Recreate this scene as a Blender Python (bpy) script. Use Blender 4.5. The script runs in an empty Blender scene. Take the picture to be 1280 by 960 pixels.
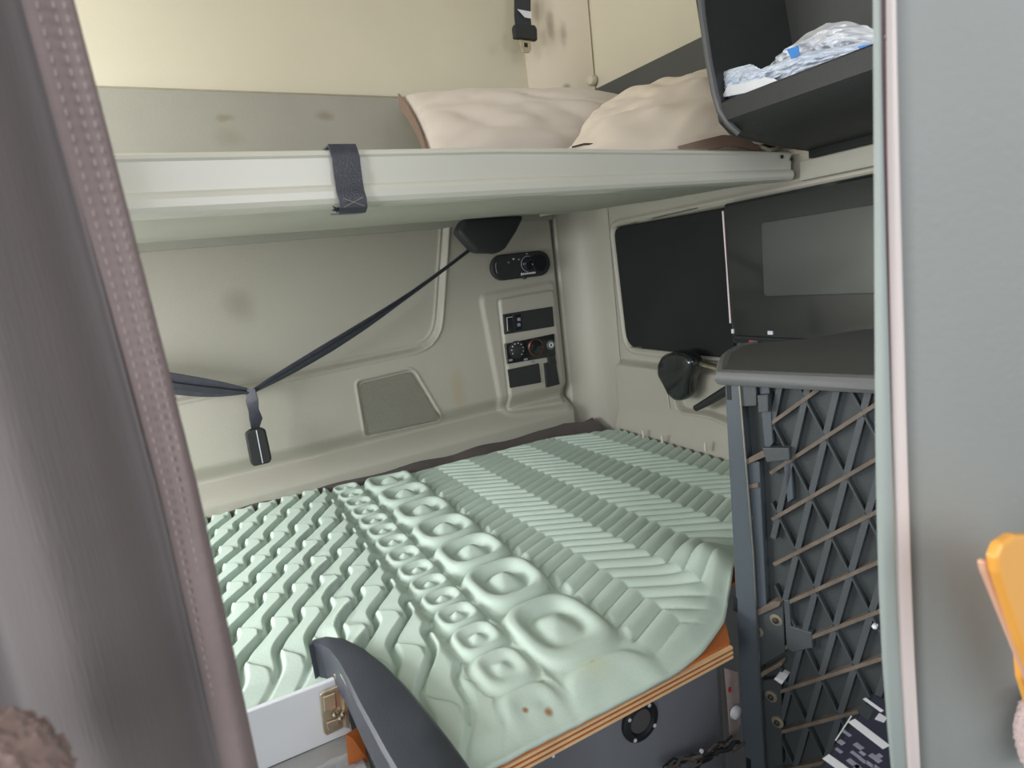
import bpy, bmesh, math, random
import numpy as np
from mathutils import Vector, Matrix, noise
random.seed(7); rng = np.random.default_rng(3)
S = bpy.context.scene; COL = S.collection

# ---------------------------------------------------------------- camera
YAW, PITCH, ROLL = (math.radians(a) for a in (26.8, 10.6, -6.7))
FPX = 760.0
CAM = Vector((0, 0, 1.22))
_f = Vector((math.sin(YAW)*math.cos(PITCH), math.cos(YAW)*math.cos(PITCH), -math.sin(PITCH)))
_r0 = Vector((math.cos(YAW), -math.sin(YAW), 0)); _u0 = _r0.cross(_f)
_r = _r0*math.cos(ROLL) + _u0*math.sin(ROLL); _u = -_r0*math.sin(ROLL) + _u0*math.cos(ROLL)
cam = bpy.data.cameras.new('camera'); co = bpy.data.objects.new('camera', cam); COL.objects.link(co)
cam.sensor_width = 36; cam.sensor_fit = 'HORIZONTAL'; cam.lens = FPX/1280*36; cam.clip_start = 0.02
co.matrix_world = Matrix(((_r.x, _u.x, -_f.x, CAM.x), (_r.y, _u.y, -_f.y, CAM.y), (_r.z, _u.z, -_f.z, CAM.z), (0, 0, 0, 1)))
cam.dof.use_dof = True; cam.dof.focus_distance = 1.25; cam.dof.aperture_fstop = 9
S.camera = co
# ---------------------------------------------------------------- world and light
w = bpy.data.worlds.new('world'); S.world = w; w.use_nodes = True
w.node_tree.nodes['Background'].inputs[0].default_value = (0.90, 0.94, 1.0, 1)
w.node_tree.nodes['Background'].inputs[1].default_value = 0.38
def area(name, loc, target, sx, sy, power, color=(1, 1, 1), spread=180):
    l = bpy.data.lights.new(name, 'AREA'); l.shape = 'RECTANGLE'; l.size = sx; l.size_y = sy; l.energy = power; l.color = color; l.spread = math.radians(spread)
    o = bpy.data.objects.new(name, l); COL.objects.link(o); o.location = loc
    o.rotation_euler = (Vector(target)-Vector(loc)).to_track_quat('-Z', 'Y').to_euler(); return o
area('side_window_daylight', (-0.74, 1.08, 1.68), (0.1, 1.42, 1.35), 0.7, 0.55, 7.5, (1.0, 0.98, 0.95))
area('added_low_left_fill', (-0.74, 1.10, 1.10), (0.1, 1.08, 0.62), 0.7, 0.34, 9.0, (0.98, 0.99, 1.0))  # added fill for the foam below the upper bunk, no known window
area('windscreen_daylight', (-0.1, -1.5, 1.75), (0.35, 0.9, 1.1), 1.9, 0.9, 16, (0.96, 0.97, 1.0))
area('door_window_daylight', (-1.55, -0.25, 1.55), (0.25, 0.95, 1.15), 0.7, 0.7, 17, (0.98, 0.98, 1.0))
S.view_settings.view_transform = 'Standard'; S.view_settings.look = 'None'
S.view_settings.gamma = 1; S.view_settings.use_curve_mapping = False
S.view_settings.exposure = 0.42

# ---------------------------------------------------------------- helpers
def ray(px, py):
    return _r*((px-640)/FPX) - _u*((py-480)/FPX) + _f
def at(px, py, ax, val):                     # a point of the plane axis=val, seen at this pixel
    d = ray(px, py); t = (val-CAM[ax])/d[ax]; return CAM + d*t
def srgb(c):
    return tuple(((v/255)/12.92 if v/255 <= .04045 else (((v/255)+.055)/1.055)**2.4) for v in c) + (1,)
def mat(name, c, rough=.5, metal=0, bump=0, bscale=200, var=0, vscale=6, spots=None, coat=0, stretch=None, sheen=0, trans=0, spec=None):
    m = bpy.data.materials.new(name); m.use_nodes = True; nt = m.node_tree; N = nt.nodes; L = nt.links
    b = N['Principled BSDF']; b.inputs['Roughness'].default_value = rough; b.inputs['Metallic'].default_value = metal
    if coat: b.inputs['Coat Weight'].default_value = coat; b.inputs['Coat Roughness'].default_value = .08
    if sheen: b.inputs['Sheen Weight'].default_value = sheen
    if trans: b.inputs['Transmission Weight'].default_value = trans
    if spec is not None: b.inputs['Specular IOR Level'].default_value = spec
    tc = N.new('ShaderNodeTexCoord'); col = srgb(c)
    src = None
    n = N.new('ShaderNodeTexNoise'); n.inputs['Scale'].default_value = vscale; n.inputs['Detail'].default_value = 5
    L.new(tc.outputs['Object'], n.inputs['Vector'])
    r = N.new('ShaderNodeValToRGB'); v = var if var else .04
    r.color_ramp.elements[0].position = .3; r.color_ramp.elements[1].position = .7
    r.color_ramp.elements[0].color = tuple(x*(1-v) for x in col[:3])+(1,); r.color_ramp.elements[1].color = tuple(min(1, x*(1+v)) for x in col[:3])+(1,)
    L.new(n.outputs['Fac'], r.inputs[0]); src = r.outputs[0]
    for (p, rad, sc, st) in (spots or []):   # stains and dirt marks where they sit on the thing
        vm = N.new('ShaderNodeVectorMath'); vm.operation = 'SUBTRACT'; vm.inputs[1].default_value = p; L.new(tc.outputs['Object'], vm.inputs[0])
        nn = N.new('ShaderNodeTexNoise'); nn.inputs['Scale'].default_value = .6/max(min(rad), .001)*.6; L.new(tc.outputs['Object'], nn.inputs['Vector'])
        v2 = N.new('ShaderNodeVectorMath'); v2.operation = 'DIVIDE'; v2.inputs[1].default_value = rad; L.new(vm.outputs[0], v2.inputs[0])
        ln = N.new('ShaderNodeVectorMath'); ln.operation = 'LENGTH'; L.new(v2.outputs[0], ln.inputs[0])
        ad = N.new('ShaderNodeMath'); ad.operation = 'ADD'; L.new(ln.outputs['Value'], ad.inputs[0]); L.new(nn.outputs['Fac'], ad.inputs[1])
        mr = N.new('ShaderNodeMapRange'); mr.inputs['From Min'].default_value = .55; mr.inputs['From Max'].default_value = 1.5
        mr.inputs['To Min'].default_value = st; mr.inputs['To Max'].default_value = 0; mr.interpolation_type = 'SMOOTHSTEP'; L.new(ad.outputs[0], mr.inputs['Value'])
        mx = N.new('ShaderNodeMixRGB'); mx.inputs[2].default_value = srgb(sc); L.new(mr.outputs[0], mx.inputs[0]); L.new(src, mx.inputs[1]); src = mx.outputs[0]
    L.new(src, b.inputs['Base Color'])
    if bump:
        n2 = N.new('ShaderNodeTexNoise'); n2.inputs['Scale'].default_value = bscale; n2.inputs['Detail'].default_value = 3
        if stretch:
            mp = N.new('ShaderNodeMapping'); mp.inputs['Scale'].default_value = stretch; L.new(tc.outputs['Object'], mp.inputs[0]); L.new(mp.outputs[0], n2.inputs['Vector'])
        else: L.new(tc.outputs['Object'], n2.inputs['Vector'])
        bp = N.new('ShaderNodeBump'); bp.inputs['Strength'].default_value = bump; bp.inputs['Distance'].default_value = .001
        L.new(n2.outputs['Fac'], bp.inputs['Height']); L.new(bp.outputs[0], b.inputs['Normal'])
    return m
def tag(o, label=None, cat=None, group=None, kind=None):
    if label: o['label'] = label
    if cat: o['category'] = cat
    if group: o['group'] = group
    if kind: o['kind'] = kind
    return o
def empty(name, loc, label, cat, group=None):
    o = bpy.data.objects.new(name, None); COL.objects.link(o); o.location = loc; o.empty_display_size = .02
    return tag(o, label, cat, group)
def link(name, me, m, parent=None, smooth=False, base=None):
    o = bpy.data.objects.new(name, me); COL.objects.link(o)
    if m: me.materials.append(m)
    if smooth:
        me.polygons.foreach_set('use_smooth', [True]*len(me.polygons))
        if len(me.polygons) < 20000: me.set_sharp_from_angle(angle=.62)
    if parent:
        o.parent = parent; o.matrix_parent_inverse = Matrix.Identity(4)
        off = Vector(parent.location); p = parent.parent
        while p: off += Vector(p.location); p = p.parent
        me.transform(Matrix.Translation(-off))
        o.location = (0, 0, 0)
    me.update(); return o
def from_bm(name, bm, m, parent=None, smooth=False, bevel=0, segs=2):
    bmesh.ops.recalc_face_normals(bm, faces=bm.faces)
    if bevel:
        es = [e for e in bm.edges if len(e.link_faces) == 2 and e.calc_face_angle(0) > .5]
        bmesh.ops.bevel(bm, geom=es, offset=bevel, segments=segs, profile=.5, affect='EDGES', clamp_overlap=True)
    me = bpy.data.meshes.new(name); bm.to_mesh(me); bm.free()
    return link(name, me, m, parent, smooth)
def py_mesh(name, vs, fs, m, parent=None, smooth=False):
    me = bpy.data.meshes.new(name); me.from_pydata([tuple(v) for v in vs], [], fs); return link(name, me, m, parent, smooth)
def b_box(bm, c, s, R=None):
    r = bmesh.ops.create_cube(bm, size=1); M = Matrix.Translation(c) @ (R.to_4x4() if R else Matrix.Identity(4)) @ Matrix.Diagonal((*s, 1))
    bmesh.ops.transform(bm, matrix=M, verts=r['verts'])
def box(name, c, s, m, parent=None, bevel=0, R=None, smooth=False):
    bm = bmesh.new(); b_box(bm, Vector(c), s, R); return from_bm(name, bm, m, parent, smooth, bevel)
def b_prism(bm, pts, vec):
    vec = Vector(vec); a = [bm.verts.new(p) for p in pts]; b = [bm.verts.new(Vector(p)+vec) for p in pts]; n = len(pts)
    bm.faces.new(a); bm.faces.new(b[::-1])
    for i in range(n): bm.faces.new((a[i], b[i], b[(i+1) % n], a[(i+1) % n]))
def prism(name, pts, vec, m, parent=None, bevel=0, smooth=False, segs=2):
    bm = bmesh.new(); b_prism(bm, pts, vec); return from_bm(name, bm, m, parent, smooth, bevel, segs)
def b_tube(bm, pts, r, seg=8, closed=False):
    pts = [Vector(p) for p in pts]; rs = r if isinstance(r, (list, tuple)) else [r]*len(pts); rings = []; n = len(pts)
    ref = None
    for i, p in enumerate(pts):
        t = (pts[min(i+1, n-1)]-pts[max(i-1, 0)]).normalized()
        if ref is None: ref = Vector((0, 0, 1)) if abs(t.z) < .9 else Vector((1, 0, 0))
        a = (ref - t*ref.dot(t)).normalized(); b = t.cross(a); ref = a
        rings.append([bm.verts.new(p + (a*math.cos(2*math.pi*k/seg)+b*math.sin(2*math.pi*k/seg))*rs[i]) for k in range(seg)])
    for i in range(n-1):
        for k in range(seg): bm.faces.new((rings[i][k], rings[i][(k+1) % seg], rings[i+1][(k+1) % seg], rings[i+1][k]))
    bm.faces.new(rings[0][::-1]); bm.faces.new(rings[-1])
def tube(name, pts, r, m, parent=None, seg=8):
    bm = bmesh.new(); b_tube(bm, pts, r, seg); return from_bm(name, bm, m, parent, True)
def ribbon(name, pts, widths, th, m, parent=None, wdirs=None, wave=0):
    """flat strap along pts; width direction per point"""
    bm = bmesh.new(); n = len(pts); pts = [Vector(p) for p in pts]; R = []; prev = None
    for i, p in enumerate(pts):
        t = (pts[min(i+1, n-1)]-pts[max(i-1, 0)]).normalized()
        wd = Vector(wdirs[i] if isinstance(wdirs, list) else wdirs); wd = (wd - t*wd.dot(t)).normalized(); nn = t.cross(wd)
        wv = widths[i]/2 if isinstance(widths, (list, tuple)) else widths/2
        off = nn*(wave*math.sin(i*1.7))
        R.append([bm.verts.new(p+off+wd*a*wv+nn*b*th/2) for a, b in ((-1, -1), (0, -1.15), (1, -1), (1, 1), (0, 1.15), (-1, 1))])
    for i in range(n-1):
        for k in range(6): bm.faces.new((R[i][k], R[i][(k+1) % 6], R[i+1][(k+1) % 6], R[i+1][k]))
    bm.faces.new(R[0][::-1]); bm.faces.new(R[-1])
    return from_bm(name, bm, m, parent, True)
def lathe(name, c, axis, prof, m, parent=None, seg=28, smooth=True):
    """prof: list of (radius, height along axis)"""
    axis = Vector(axis).normalized(); a = axis.orthogonal().normalized(); b = axis.cross(a); c = Vector(c)
    vs = []; fs = []
    for (r, h) in prof:
        for k in range(seg): vs.append(c+axis*h+(a*math.cos(2*math.pi*k/seg)+b*math.sin(2*math.pi*k/seg))*r)
    for i in range(len(prof)-1):
        for k in range(seg): fs.append((i*seg+k, i*seg+(k+1) % seg, (i+1)*seg+(k+1) % seg, (i+1)*seg+k))
    fs.append(tuple(range(seg))[::-1]); fs.append(tuple((len(prof)-1)*seg+k for k in range(seg)))
    return py_mesh(name, vs, fs, m, parent, smooth)
def grid_mesh(name, P, m, parent=None, smooth=True, mask=None):
    """P: (nv, nu, 3) array"""
    nv, nu = P.shape[:2]; idx = np.arange(nv*nu).reshape(nv, nu)
    q = np.stack([idx[:-1, :-1], idx[:-1, 1:], idx[1:, 1:], idx[1:, :-1]], -1).reshape(-1, 4)
    if mask is not None: q = q[mask[:-1, :-1].reshape(-1)]
    me = bpy.data.meshes.new(name); me.vertices.add(nv*nu); me.vertices.foreach_set('co', P.reshape(-1).astype(np.float32))
    me.loops.add(q.size); me.loops.foreach_set('vertex_index', q.reshape(-1).astype(np.int32))
    me.polygons.add(len(q)); me.polygons.foreach_set('loop_start', np.arange(0, q.size, 4, dtype=np.int32)); me.polygons.foreach_set('loop_total', np.full(len(q), 4, dtype=np.int32))
    me.update(calc_edges=True); return link(name, me, m, parent, smooth)
def rounded(pts, rad, n=5):
    """2d polygon with rounded corners"""
    out = []; N = len(pts)
    for i in range(N):
        p = np.array(pts[i], float); a = np.array(pts[i-1], float)-p; b = np.array(pts[(i+1) % N], float)-p
        r = rad[i] if isinstance(rad, (list, tuple)) else rad
        la, lb = np.linalg.norm(a), np.linalg.norm(b); r = min(r, la*.49, lb*.49)
        if r <= 0: out.append(tuple(p)); continue
        A = p+a/la*r; B = p+b/lb*r
        for k in range(n+1):
            t = k/n; q = (1-t)**2*A+2*t*(1-t)*p+t*t*B; out.append(tuple(q))
    return out
def sdf(X, Y, poly):
    """signed distance, negative inside"""
    d = np.full(X.shape, 1e9); ins = np.zeros(X.shape, bool); n = len(poly)
    for i in range(n):
        ax, ay = poly[i]; bx, by = poly[(i+1) % n]; ex, ey = bx-ax, by-ay; l2 = ex*ex+ey*ey+1e-12
        t = np.clip(((X-ax)*ex+(Y-ay)*ey)/l2, 0, 1); d = np.minimum(d, np.hypot(X-ax-t*ex, Y-ay-t*ey))
        c = ((ay > Y) != (by > Y)) & (X < (bx-ax)*(Y-ay)/(by-ay+1e-12)+ax); ins ^= c
    return np.where(ins, -d, d)
def sst(a, b, x):
    t = np.clip((x-a)/(b-a), 0, 1); return t*t*(3-2*t)
def vnoise(X, Y, sc, seed=0):
    """smooth value noise on a grid"""
    r = np.random.default_rng(seed); T = r.random((64, 64)); x = X*sc; y = Y*sc
    xi = np.floor(x).astype(int); yi = np.floor(y).astype(int); fx = x-xi; fy = y-yi; fx = fx*fx*(3-2*fx); fy = fy*fy*(3-2*fy)
    g = lambda a, b: T[a % 64, b % 64]
    return (g(xi, yi)*(1-fx)+g(xi+1, yi)*fx)*(1-fy)+(g(xi, yi+1)*(1-fx)+g(xi+1, yi+1)*fx)*fy-.5

# ---------------------------------------------------------------- materials
M_beige = mat('beige_vinyl', (210, 204, 183), .55, bump=.25, bscale=350, var=.05, vscale=2.5, spots=[
    (tuple(at(627, 50, 1, 1.58)), (.022, .03, .018), (110, 92, 66), .65), (tuple(at(612, 66, 1, 1.58)), (.05, .03, .035), (150, 136, 104), .45),
    (tuple(at(640, 68, 1, 1.58)), (.03, .03, .014), (120, 104, 78), .5), (tuple(at(377, 82, 1, 1.58)), (.012, .03, .010), (168, 155, 118), .5),
    (tuple(at(590, 20, 1, 1.58)), (.12, .03, .13), (176, 166, 128), .35)])
M_pillar = mat('pillar_vinyl', (206, 196, 176), .55, bump=.2, bscale=300, var=.05, vscale=3, spots=[
    (tuple(at(684, 35, 1, 1.52)), (.014, .06, .06), (124, 106, 88), .6), (tuple(at(700, 45, 1, 1.50)), (.014, .06, .045), (128, 110, 94), .6),
    (tuple(at(672, 12, 1, 1.52)), (.02, .06, .04), (140, 122, 104), .5), (tuple(at(712, 106, 1, 1.47)), (.014, .05, .012), (104, 92, 90), .6)])
M_greyband = mat('grey_panel', (158, 157, 146), .5, bump=.3, bscale=260, var=.05, spots=[
    (tuple(at(282, 148, 1, 1.57)), (.03, .03, .012), (126, 120, 92), .6), (tuple(at(405, 146, 1, 1.57)), (.035, .03, .016), (118, 110, 84), .6),
    (tuple(at(285, 172, 1, 1.57)), (.05, .03, .03), (136, 134, 112), .4)])
M_mould = mat('moulded_grey', (172, 169, 157), .42, bump=.5, bscale=420, var=.04, vscale=3, spots=[
    (tuple(at(575, 490, 1, 1.56)), (.04, .04, .10), (164, 142, 92), .55), (tuple(at(300, 380, 1, 1.58)), (.05, .04, .06), (136, 132, 118), .55)])
M_rail = mat('painted_rail', (214, 214, 202), .28, var=.03, coat=.2)
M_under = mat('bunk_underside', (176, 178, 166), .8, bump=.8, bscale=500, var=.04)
M_foam = mat('mint_foam', (197, 215, 203), .62, bump=.35, bscale=420, var=.03, vscale=9, spots=[
    (tuple(at(657, 890, 2, .725)), (.005, .0065, .02), (150, 96, 40), .95), (tuple(at(686, 888, 2, .725)), (.007, .0065, .02), (158, 104, 46), .9),
    (tuple(at(677, 852, 2, .73)), (.007, .004, .02), (150, 120, 60), .75), (tuple(at(740, 828, 2, .73)), (.006, .003, .02), (150, 130, 70), .6),
    (tuple(at(685, 727, 2, .74)), (.003, .008, .03), (190, 130, 90), .7), (tuple(at(742, 832, 2, .73)), (.03, .03, .04), (200, 204, 160), .35)])
M_quilt = mat('dark_quilt', (84, 78, 76), .85, bump=.5, bscale=500, var=.12, vscale=20)
M_blackmat = mat('matte_black', (38, 41, 42), .6, bump=.3, bscale=500, var=.1)
M_blackcover = mat('black_cover', (33, 36, 36), .7, bump=.5, bscale=700, var=.12, spec=.25)
M_gloss = mat('gloss_black', (30, 34, 35), .16, coat=.5, var=.05)
M_web = mat('black_webbing', (44, 48, 56), .45, bump=.8, bscale=300, stretch=(1, 1, 6), var=.1, vscale=60)
M_webgrey = mat('shiny_webbing', (60, 62, 72), .34, bump=.6, bscale=500, var=.2, vscale=50)
M_bin = mat('bin_black', (48, 50, 50), .55, bump=.6, bscale=600, var=.08)
M_lattice = mat('lattice_plastic', (72, 77, 80), .5, bump=.3, bscale=300, var=.08)
M_latticebase = mat('lattice_base_plastic', (60, 66, 68), .6, bump=.3, bscale=300, var=.1)
M_dust = mat('dusty_rib', (104, 94, 84), .75, bump=.5, bscale=500, var=.22, vscale=40)
M_flange = mat('flange_plastic', (78, 87, 94), .42, bump=.3, bscale=400, var=.06)
M_toprim = mat('grey_rim', (100, 102, 102), .5, bump=.3, bscale=400, var=.06)
M_rubber = mat('satin_plastic', (62, 66, 74), .42, bump=.3, bscale=350, var=.14, vscale=14)
M_wood = mat('varnished_wood', (186, 106, 52), .4, bump=.3, bscale=60, stretch=(.3, 6, 6), var=.18, vscale=12)
M_plylight = mat('ply_light', (236, 198, 150), .55, var=.1, vscale=30)
M_plydark = mat('ply_dark', (168, 96, 48), .55, var=.15, vscale=30)
M_white = mat('white_board', (222, 226, 230), .35, var=.03)
M_sill = mat('grey_sill', (150, 150, 148), .5, bump=.3, bscale=200, var=.06)
M_steel = mat('stainless', (196, 188, 172), .3, 1, var=.1, vscale=40)
M_brass = mat('tarnished_latch', (196, 184, 160), .38, .8, var=.15, vscale=60)
M_pillow = mat('pillow_cotton', (206, 196, 186), .85, bump=.6, bscale=30, var=.04, vscale=5, sheen=.2)
M_pillow2 = mat('cream_cotton', (222, 210, 194), .85, bump=.6, bscale=30, var=.05, vscale=5, sheen=.2)
M_brown = mat('brown_piping_cloth', (140, 118, 104), .9, bump=.4, bscale=200, var=.1)
M_darkgrey = mat('dark_grey_panel', (78, 80, 78), .6, bump=.3, bscale=300, var=.06)
M_bunkfront = mat('bunk_front_grey', (128, 131, 137), .55, bump=.4, bscale=350, var=.08)
M_floor = mat('cab_floor', (46, 48, 50), .8, bump=.5, bscale=80, var=.2)
M_curtain = mat('brown_grey_curtain', (106, 99, 98), .8, bump=.45, bscale=90, stretch=(9, 9, .5), var=.08, vscale=8, sheen=.3)
M_hem = mat('curtain_hem', (122, 108, 106), .8, bump=.7, bscale=160, var=.1, vscale=14, sheen=.2)
M_stitch = mat('pale_stitching', (158, 144, 140), .8)
M_vinyl = mat('grey_green_vinyl', (136, 140, 137), .5, bump=.3, bscale=200, var=.05, vscale=3)
M_edge = mat('pale_green_edge', (142, 151, 147), .5, var=.05)
M_cream = mat('cream_strip', (206, 196, 192), .5, var=.04)
M_orange = mat('orange_plastic', (240, 172, 78), .32, var=.04, coat=.2)
M_pinkish = mat('pale_pink_edge', (226, 178, 150), .45)
M_fleece = mat('pale_fleece', (206, 184, 180), .95, bump=1, bscale=140, var=.12, vscale=60, sheen=.5)
M_fleeceb = mat('brown_fleece', (132, 110, 104), .95, bump=1, bscale=140, var=.2, vscale=50, sheen=.5)
M_bag = mat('white_plastic_bag', (226, 230, 236), .35, bump=.5, bscale=90, var=.05)
M_bag2 = mat('blue_white_plastic', (212, 222, 236), .3, bump=.4, bscale=90, var=.08)
M_blue = mat('blue_print', (52, 132, 214), .35, var=.04)
M_print = mat('white_print', (224, 226, 232), .5)
M_greyprint = mat('grey_print', (140, 142, 160), .5, var=.2, vscale=90)
M_label = mat('dark_label', (52, 54, 70), .4, var=.1)
M_cable = mat('dusty_cable', (92, 84, 78), .8, var=.3, vscale=80)
M_red = mat('red_print', (196, 52, 52), .5)
M_paper = mat('worn_paper', (176, 160, 156), .7, var=.12, vscale=60)
M_copper = mat('copper_socket', (120, 84, 74), .3, .8)
M_film = mat('clear_film', (236, 240, 244), .08, trans=.85)
M_lens = mat('grey_disc', (92, 90, 90), .6, bump=.4, bscale=500)
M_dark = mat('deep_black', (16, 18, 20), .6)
M_groove = mat('joint_shadow_rubber', (60, 60, 54), .8)
# speaker perforation: fine dots too small to model
M_grille = mat('speaker_mesh', (128, 126, 114), .5, bump=.3, bscale=400)
_nt = M_grille.node_tree; _v = _nt.nodes.new('ShaderNodeTexVoronoi'); _v.inputs['Scale'].default_value = 230; _v.inputs['Randomness'].default_value = .12
_tc = _nt.nodes.new('ShaderNodeTexCoord'); _nt.links.new(_tc.outputs['Object'], _v.inputs['Vector'])
_b = _nt.nodes.new('ShaderNodeBump'); _b.inputs['Strength'].default_value = 1; _b.inputs['Distance'].default_value = .002; _nt.links.new(_v.outputs['Distance'], _b.inputs['Height'])
_nt.links.new(_b.outputs[0], _nt.nodes['Principled BSDF'].inputs['Normal'])

# ---------------------------------------------------------------- room shell
YB, XR, XL, FL = 1.58, 1.09, -.76, .12
def st(o): o['kind'] = 'structure'; return o
st(box('wall_back', ((XL+XR)/2, YB+.06, 1.35), (XR-XL+.12, .05, 2.0), M_beige))
st(box('wall_right', (XR+.035, .66, 1.25), (.05, 1.9, 2.3), M_beige))
st(box('floor', ((XL+XR)/2, .2, FL-.03), (XR-XL+.3, 3.2, .05), M_floor))
st(box('ceiling', ((XL+XR)/2, .66, 2.33), (XR-XL+.3, 1.95, .05), M_beige))
# left wall with a side window opening; lower opening added for the fill light
bm = bmesh.new()
for (y0, y1, z0, z1) in ((.30, .65, .1, 2.3), (1.45, 1.6, .1, 2.3), (.65, 1.45, .1, .80), (.65, 1.45, 1.98, 2.3), (.65, 1.45, 1.24, 1.30)):
    b_box(bm, Vector((XL-.06, (y0+y1)/2, (z0+z1)/2)), (.05, y1-y0, z1-z0))
st(from_bm('wall_left', bm, M_beige))
# beige upper liner: a slightly proud padded panel over the grey band
zb = 1.678
vs = []
prof = [(1.572, zb+.0), (1.560, zb+.004), (1.556, zb+.014), (1.558, zb+.05), (1.562, zb+.3), (1.562, 2.3)]
xs = [XL, -.6, 0, .5, .955]
for x in xs:
    for y, z in prof: vs.append((x, y, z + (.012*(.3-x) if z < 1.8 else 0)*.9))
n = len(prof); fs = [(i*n+k, (i+1)*n+k, (i+1)*n+k+1, i*n+k+1) for i in range(len(xs)-1) for k in range(n-1)]
st(py_mesh('trim_1', vs, fs, M_beige, smooth=True))
# grey band behind the upper bunk
st(box('trim_2', ((XL+.99)/2, YB-.005, 1.52), (.99-XL, .016, .34), M_greyband))
# corner pillar, upper
def column(name, pts, z0, z1, m, nz=8, lean=0):
    P = np.array([[(x+lean*(z-z0), y, z) for x, y in pts] for z in np.linspace(z0, z1, nz)]); return st(grid_mesh(name, P, m, smooth=True))
cp = [(.945, 1.568), (.948, 1.552), (.956, 1.545)] + [(.956+.13*t, 1.545-.09*t - .012*math.sin(math.pi*t)) for t in (.15, .3, .5, .7, .85)] + [(1.086, 1.455), (1.094, 1.452), (1.10, 1.46)]
column('trim_3', cp, 1.36, 2.3, M_pillar)
# corner, lower: rounded moulding behind the bunk
cl = [(.992, 1.60), (.992, 1.584), (.994, 1.576), (1.0, 1.571)] + [(1.0+.082*math.sin(a), 1.571-.12*(1-math.cos(a))) for a in np.linspace(.1, math.pi/2, 8)] + [(1.086, 1.43)]
column('trim_4', cl, .66, 1.375, M_mould, lean=.0)

# lower back wall moulding (height field over x, z)
nx, nz = 480, 300
X, Z = np.meshgrid(np.linspace(-.45, .986, nx), np.linspace(.64, 1.375, nz))
def A2(px, py, y=1.575): v = at(px, py, 1, y); return (v.x, v.z)
win = rounded([(-.6, 1.5), A2(563, 200), A2(558, 290), A2(548, 432), (-.6, .995)], [0, .01, .01, .075, 0])
H = np.full(X.shape, 0.0)
d = sdf(X, Z, win)
H += -.016*(1-sst(-.008, .002, d))                       # recessed window blank
H += .0045*np.exp(-((d-.006)/.0035)**2) + .0035*np.exp(-((d+.012)/.0035)**2)   # double moulding round it
spk = rounded([A2(446, 477), A2(515, 461), A2(554, 526), A2(458, 547)], [.012, .02, .012, .02])
ds = sdf(X, Z, spk); H += -.006*(1-sst(-.004, .001, ds)) + .003*np.exp(-((ds-.004)/.003)**2)
po = rounded([A2(597, 368), A2(692, 350), A2(709, 512), A2(626, 522)], [.03, .02, .02, .045])
dp = sdf(X, Z, po); H += .007*(1-sst(-.012, .004, dp))
pi_ = rounded([A2(621, 374), A2(689, 362), A2(704, 502), A2(637, 514)], [.014, .014, .012, .014])
di = sdf(X, Z, pi_); H += .007*(1-sst(-.004, .002, di)); H += -.002*np.exp(-((di-.003)/.002)**2)
# hollow left of the switch plate
H += .006*np.exp(-((X-.985)/.004)**2)*0
lz = .805 + .012*np.clip((X-.2)/.7, 0, 1)
sb = sst(lz+.045, lz-.004, Z)                            # panel rolls under
H += -.004*sb*0 + .030*(1-sst(lz-.004, lz+.05, Z))*0
H += np.where(Z > lz, -.026*sst(.05, 0, Z-lz), 0)
H += np.where(Z <= lz, -.026+.058*np.sin(np.clip((lz-Z)/.05, 0, 1)*math.pi/2), 0)   # lower roll standing proud
H += -.008*sst(.978, .986, X)
P = np.stack([X, 1.572-H, Z], -1)
st(grid_mesh('trim_5', P, M_mould))
grl = empty('speaker_grille', at(500, 505, 1, 1.57), 'grey perforated trapezoid speaker grille in the lower back wall moulding', 'speaker')
prism('mesh_plate', [Vector((a, 1.578, b)) for a, b in rounded([A2(450, 480), A2(513, 465), A2(549, 524), A2(461, 543)], .012)], (0, -.006, 0), M_grille, grl, bevel=.001)

# lower right wall moulding (height field over y, z)
ny, nz = 420, 300
Y, Z = np.meshgrid(np.linspace(.1, 1.445, ny), np.linspace(.64, 1.375, nz))
def A0(px, py, x=1.08): v = at(px, py, 0, x); return (v.y, v.z)
H = np.zeros(Y.shape)
op = rounded([A0(763, 283), A0(781, 436), (.2, .952), (.2, 1.31)], [.03, .045, 0, 0])
d = sdf(Y, Z, op); H += -.02*(1-sst(-.012, .0, d)) + .006*np.exp(-((d-.008)/.006)**2)
lw = rounded([(1.432, .55), (1.432, .925), (.0, .925), (.0, .55)], [0, .03, 0, 0])
d = sdf(Y, Z, lw); H += .030*(1-sst(-.012, .006, d))
cu = rounded([A0(832, 447, 1.05), A0(843, 516, 1.05), A0(880, 520, 1.05), (.95, .80), (.95, .95)], [.01, .03, .02, 0, 0])
d = sdf(Y, Z, cu); H += -.02*(1-sst(-.01, .0, d)) + .003*np.exp(-((d-.002)/.0025)**2)
H += .02*sst(.80, .70, Z)
P = np.stack([1.088-H, Y, Z], -1)
st(grid_mesh('trim_6', P, M_mould))
# small pale clips along the foot of the right moulding
for (px, py) in ((806, 542), (830, 548), (884, 558)):
    p = at(px, py, 0, 1.028); o = box('fastener_clip', p+Vector((-.006, 0, 0)), (.004, .006, .022), M_cream, None, .001)
    tag(o, {806: 'rearmost pale plastic clip on the right wall above the green topper', 830: 'middle pale plastic clip on the right wall above the green topper', 884: 'pale plastic clip nearest the ribbed panel above the green topper'}[px], 'clip', 'pale wall clips above the mattress')
# dark panel on the upper right wall
a = at(735, 118, 0, 1.085); b = at(878, 57, 0, 1.085)
st(prism('trim_7', [(1.085, 1.455, a.z), (1.085, .2, a.z-.03), (1.085, .2, 1.40), (1.085, 1.455, 1.40)], (-.012, 0, 0), M_darkgrey, bevel=.002))
lug = lathe('wall_button', at(741, 101, 0, 1.09), (-1, -.3, 0), [(.014, 0), (.014, .008), (.010, .014), (.003, .016)], M_pillar)
tag(lug, 'small round beige knob on the upper right wall above the dark panel', 'knob')

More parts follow.
